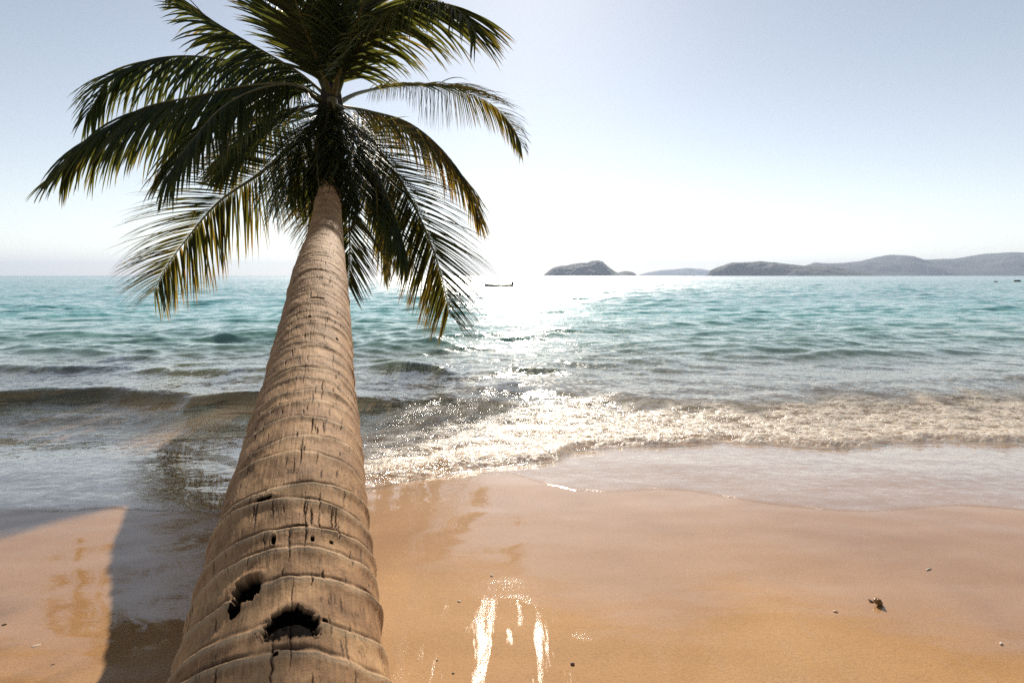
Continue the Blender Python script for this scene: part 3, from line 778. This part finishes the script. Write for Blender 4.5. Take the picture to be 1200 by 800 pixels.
# ------------------------------------------------------------------ boat, rocks
def build_boat():
    p = on_ground(585, 336.0, 0.0)
    L = 34.0 / F * p[1]
    root = empty('motor_boat', p)
    tag(root, 'low pale wooden boat with a raised bow and a brown motor on the bright water', 'boat')
    hullm = simple('boat hull paint', (0.50, 0.44, 0.34), 0.5, 0.25, 4)
    dark = simple('boat dark trim', (0.10, 0.12, 0.10), 0.5, 0.3, 6)
    brown = simple('motor cover', (0.16, 0.05, 0.025), 0.45, 0.3, 8)
    n, m = 40, 16
    t = np.linspace(-1, 1, n)
    V = []
    for a in t:                       # bow at -x
        bw = 0.13 * L * (1 - abs(a) ** 2.6) ** 0.6 + 0.012 * L * 0.3
        sheer = 0.075 * L + 0.06 * L * max(0, -a) ** 3.5 + 0.02 * L * max(0, a) ** 3
        keel = -0.03 * L + 0.05 * L * max(0, -a) ** 5
        for k in range(m):
            q = k / (m - 1) * 2 - 1     # gunwale to gunwale
            V.append((a * L / 2 * (1 + .04 * (1 - abs(q))), q * bw * (0.6 + .4 * abs(q)), keel + (sheer - keel) * abs(q) ** 2.2))
    hull = link_mesh('hull', mesh_np('hull', np.array(V), grid_quads(n, m)), hullm, root)
    s = hull.modifiers.new('thickness', 'SOLIDIFY'); s.thickness = 0.012 * L
    def block(name, c, d, mat, par=root, taper=1.0):
        x, y, z = c; a, b, h = d
        V = []
        for zz, f in ((-1, 1.0), (1, taper)):
            for sx, sy in ((-1, -1), (1, -1), (1, 1), (-1, 1)): V.append((x + sx * a * f, y + sy * b * f, z + zz * h))
        Q = [(0, 3, 2, 1), (4, 5, 6, 7), (0, 1, 5, 4), (1, 2, 6, 5), (2, 3, 7, 6), (3, 0, 4, 7)]
        o = link_mesh(name, mesh_np(name, np.array(V), np.array(Q)), mat, par, smooth=False)
        b_ = o.modifiers.new('bevel', 'BEVEL'); b_.width = 0.25 * min(a, b, h); b_.segments = 2
        return o
    block('bow_post', (-.475 * L, 0, .135 * L), (.018 * L, .018 * L, .045 * L), dark, taper=.7)
    for xx in (-.2, .08, .27): block('thwart', (xx * L, 0, .045 * L), (.025 * L, .10 * L, .008 * L), dark)
    block('cargo_box', (-.02 * L, 0, .06 * L), (.05 * L, .05 * L, .028 * L), dark, taper=.8)
    n2 = 14
    th = np.linspace(0, np.pi, n2); ph = np.linspace(0, 2 * np.pi, 20, endpoint=False)
    TH, PH = np.meshgrid(th, ph, indexing='ij')
    pr = 1 + .12 * np.sign(np.cos(TH)) * np.abs(np.cos(TH)) ** .6
    V = np.stack([.455 * L + .052 * L * np.sin(TH) ** .7 * np.cos(PH), .038 * L * np.sin(TH) ** .7 * np.sin(PH), .135 * L + .048 * L * np.cos(TH) * pr], -1).reshape(-1, 3)
    mo = link_mesh('motor', mesh_np('motor', V, grid_quads(n2, 20, True)[:, ::-1]), brown, root)
    block('motor_leg', (.475 * L, 0, .05 * L), (.016 * L, .012 * L, .06 * L), dark, mo)
    root.rotation_euler[2] = R(4)

def lump(name, loc, size, mat, seed, label, cat, group=None, squash=(1, 1, 1), rz=0.0):
    n, m = 18, 28
    th = np.linspace(0, np.pi, n); ph = np.linspace(0, 2 * np.pi, m, endpoint=False)
    TH, PH = np.meshgrid(th, ph, indexing='ij')
    D = np.stack([np.sin(TH) * np.cos(PH), np.sin(TH) * np.sin(PH), np.cos(TH)], -1)
    r = 1 + .28 * fbm(D[..., 0] * 1.5 + seed * 3.3, D[..., 1] * 1.5 + D[..., 2] * 1.3, 3) + .12 * fbm(D[..., 2] * 4 + seed, D[..., 0] * 4 - D[..., 1] * 3, 2)
    V = D * r[..., None] * size * np.array(squash)
    o = link_mesh(name, mesh_np(name, V.reshape(-1, 3), grid_quads(n, m, True)[:, ::-1]), mat)
    o.location = [float(a) for a in loc]; o.rotation_euler[2] = rz
    return tag(o, label, cat, group)

def build_rocks():
    m = simple('dark sea rock', (0.06, 0.055, 0.05), 0.6, 0.5, 2.0)
    for i, (u, v, w, lab) in enumerate([(1167, 330.6, 5.0, 'smaller dark rock showing above the sea below the large island'),
                                        (1192, 330.4, 9.0, 'wider flat dark rock showing above the sea at the picture edge')]):
        p = on_ground(u, v, 0.0)
        s = w / F * p[1] / 2
        lump('sea_rock', p + np.array([0, 0, .1 * s]), s, m, 40 + i, lab, 'rock', 'rocks awash off the island', (1, .6, .42))

# ------------------------------------------------------------------ small things on the sand
def build_debris():
    pale = simple('pale shell', (0.62, 0.52, 0.42), 0.35, 0.2, 200, 0.2, 0.0005)
    brownm = simple('brown shell', (0.20, 0.095, 0.025), 0.35, 0.5, 150, 0.3, 0.0006)
    stone = simple('dark pebble', (0.12, 0.08, 0.05), 0.4, 0.4, 150, 0.3, 0.0006)
    tan = simple('tan pebble', (0.40, 0.25, 0.13), 0.4, 0.3, 150, 0.3, 0.0006)
    def gp(u, v): return on_ground(u, v)
    def szpx(u, v, w):
        p = gp(u, v); return w / F * math.hypot(p[1], CAM_Z - p[2]) / 2
    # snail: a coiled shell with its small dark foot
    p = gp(1026, 708); s = szpx(1026, 708, 9)
    root = empty('sea_snail', p)
    tag(root, 'brown coiled snail shell sitting alone on the wet sand', 'snail shell')
    A = np.linspace(0, 5.2 * np.pi, 150); ph = np.linspace(0, 2 * np.pi, 14, endpoint=False)
    k = np.exp(-A * 0.105)
    cx, cy, cz = s * .78 * k * np.cos(A), s * .78 * k * np.sin(A), s * (1.9 - 1.55 * k)
    tr = s * .62 * k
    V = np.stack([cx[:, None] + (tr[:, None] * np.cos(ph)) * np.cos(A)[:, None], cy[:, None] + (tr[:, None] * np.cos(ph)) * np.sin(A)[:, None], cz[:, None] + tr[:, None] * np.sin(ph)], -1)
    V[:, :, 2] += s * .28
    sh = link_mesh('shell', mesh_np('shell', V.reshape(-1, 3), grid_quads(150, 14, True)), brownm, root)
    sh.rotation_euler = (R(28), R(14), 0)
    n = 20
    tt = np.linspace(0, 1, n); V = []
    for a in tt:
        w = s * .34 * (math.sin(math.pi * min(1, .12 + a * .88))) ** .6
        for q in ph: V.append((-s * .15 - s * .55 * a + .0, s * .7 + s * 1.2 * a, s * .12 + w * .5 * math.sin(q) + .25 * s * a))
        for j in range(14): V[-14 + j] = (V[-14 + j][0] + w * math.cos(ph[j]), V[-14 + j][1], V[-14 + j][2])
    link_mesh('foot', mesh_np('foot', np.array(V), grid_quads(n, 14, True)), stone, root)
    items = [
        ('pebble', 979, 717, 6, tan, (1, .8, .6), 'tan pebble lying just left of the brown snail shell'),
        ('seashell', 1173, 754, 6, pale, (1.1, .6, .45), 'tiny pale shell chip near the right edge of the sand'),
        ('seashell', 1088, 667, 10, pale, (1.4, .22, .22), 'thin pale shell splinter lying beyond the snail shell'),
        ('seashell', 41, 758, 9, pale, (1.4, .6, .4), 'pale shell fragment on the sunlit sand left of the trunk shadow'),
        ('pebble', 5, 732, 5, stone, (1.2, .8, .6), 'dark pebble at the left edge of the sunlit sand'),
        ('pebble', 62, 779, 5, stone, (1.5, .6, .5), 'dark sliver of a pebble below the pale shell fragment'),
        ('pebble', 146, 729, 8, stone, (1.3, .7, .5), 'wet pebble lying inside the trunk shadow'),
        ('pebble', 576, 675, 5, pale, (1, .8, .7), 'white pebble in the dark reflection, farther from the trunk'),
        ('pebble', 538, 705, 5, pale, (1, .9, .7), 'white pebble at the near end of the dark reflection'),
        ('pebble', 671, 778, 6, stone, (1, .8, .7), 'dark pebble beside the sun glints on the wet sand'),
        ('pebble', 512, 774, 4, stone, (1, .8, .6), 'small dark pebble close to the trunk'),
        ('pebble', 531, 789, 4, stone, (1, 1, .7), 'small dark pebble near the bottom edge by the trunk'),
    ]
    for i, (nm, u, v, w, mat, sq, lab) in enumerate(items):
        pp = gp(u, v); s_ = 0.72 * szpx(u, v, w)
        lump(nm, pp + np.array([0, 0, s_ * sq[2] * .45]), s_, mat, 3 + i, lab, 'shell' if nm == 'seashell' else 'pebble',
             'shell fragments on the sand' if nm == 'seashell' else 'pebbles on the sand', sq, RNG.uniform(-1, 1))

# ------------------------------------------------------------------ air
def build_haze():
    x, y0, y1, z0, z1 = 29500, -60, 14900, -3.6, 345
    V = [(-x, y0, z0), (x, y0, z0), (x, y1, z0), (-x, y1, z0), (-x, y0, z1), (x, y0, z1), (x, y1, z1), (-x, y1, z1)]
    Q = [(0, 3, 2, 1), (4, 5, 6, 7), (0, 1, 5, 4), (1, 2, 6, 5), (2, 3, 7, 6), (3, 0, 4, 7)]
    me = mesh_np('haze', np.array(V, float), np.array(Q))
    m = bpy.data.materials.new('sea haze'); m.use_nodes = True
    nt = m.node_tree; nt.nodes.clear()
    out = nt.nodes.new('ShaderNodeOutputMaterial'); pv = nt.nodes.new('ShaderNodeVolumePrincipled')
    pv.inputs['Color'].default_value = (0.60, 0.72, 0.94, 1); pv.inputs['Density'].default_value = HAZE
    pv.inputs['Anisotropy'].default_value = 0.18
    nt.links.new(pv.outputs[0], out.inputs['Volume'])
    o = link_mesh('haze', me, m, smooth=False)
    tag(o, 'pale sea haze over the whole bay', 'haze', kind='stuff')

HAZE = 0.9e-4
VEIL = 0.55

# ------------------------------------------------------------------ world, sun, camera
def build_world():
    w = bpy.data.worlds.new('World'); sc.world = w; w.use_nodes = True
    nt = w.node_tree; nt.nodes.clear()
    out = nt.nodes.new('ShaderNodeOutputWorld'); bg = nt.nodes.new('ShaderNodeBackground')
    sky = nt.nodes.new('ShaderNodeTexSky'); sky.sky_type = 'NISHITA'; sky.sun_disc = False
    sky.sun_elevation = SUN_EL; sky.sun_rotation = SUN_AZ
    sky.altitude = 0; sky.air_density = 1.0; sky.dust_density = 0.15; sky.ozone_density = 2.5
    bg.inputs['Strength'].default_value = 0.088
    bw = nt.nodes.new('ShaderNodeRGBToBW'); nt.links.new(sky.outputs[0], bw.inputs[0])
    tint = nt.nodes.new('ShaderNodeMix'); tint.data_type = 'RGBA'; tint.blend_type = 'MULTIPLY'; tint.inputs[0].default_value = 1.0
    nt.links.new(bw.outputs[0], tint.inputs[6]); tint.inputs[7].default_value = (1.07, 1.02, 0.92, 1)   # thin high veil of moisture
    mx = nt.nodes.new('ShaderNodeMix'); mx.data_type = 'RGBA'; mx.inputs[0].default_value = VEIL
    nt.links.new(sky.outputs[0], mx.inputs[6]); nt.links.new(tint.outputs[2], mx.inputs[7])
    nt.links.new(mx.outputs[2], bg.inputs['Color']); nt.links.new(bg.outputs[0], out.inputs['Surface'])
    l = bpy.data.lights.new('sun', 'SUN'); l.energy = 4.6; l.angle = R(0.55); l.color = (1.0, 0.90, 0.76)
    o = bpy.data.objects.new('sun', l); COL.objects.link(o)
    o.rotation_euler = (-SUN_DIR).to_track_quat('-Z', 'Y').to_euler()
    o.location = (0, 0, 60)

def build_camera():
    c = bpy.data.cameras.new('camera'); c.sensor_width = 36; c.lens = 36 * F / 1200; c.clip_start = 0.02; c.clip_end = 60000
    o = bpy.data.objects.new('camera', c); COL.objects.link(o)
    o.location = (0, 0, CAM_Z); o.rotation_euler = (math.pi / 2 - PITCH, 0, 0)
    sc.camera = o

build_camera()
build_world()
build_sand()
build_sea()
build_palm()
build_islands()
build_boat()
build_rocks()
build_debris()
build_haze()

sc.view_settings.view_transform = 'Standard'
sc.view_settings.look = 'None'
sc.view_settings.gamma = 1.0
sc.view_settings.exposure = 0.72
sc.cycles.use_denoising = False
try: sc.cycles.sampling_pattern = 'BLUE_NOISE'
except Exception: pass
sc.cycles.max_bounces = 8
sc.cycles.transparent_max_bounces = 12
sc.cycles.volume_bounces = 0
sc.cycles.caustics_reflective = False
sc.cycles.caustics_refractive = False
sc.cycles.sample_clamp_indirect = 3.0
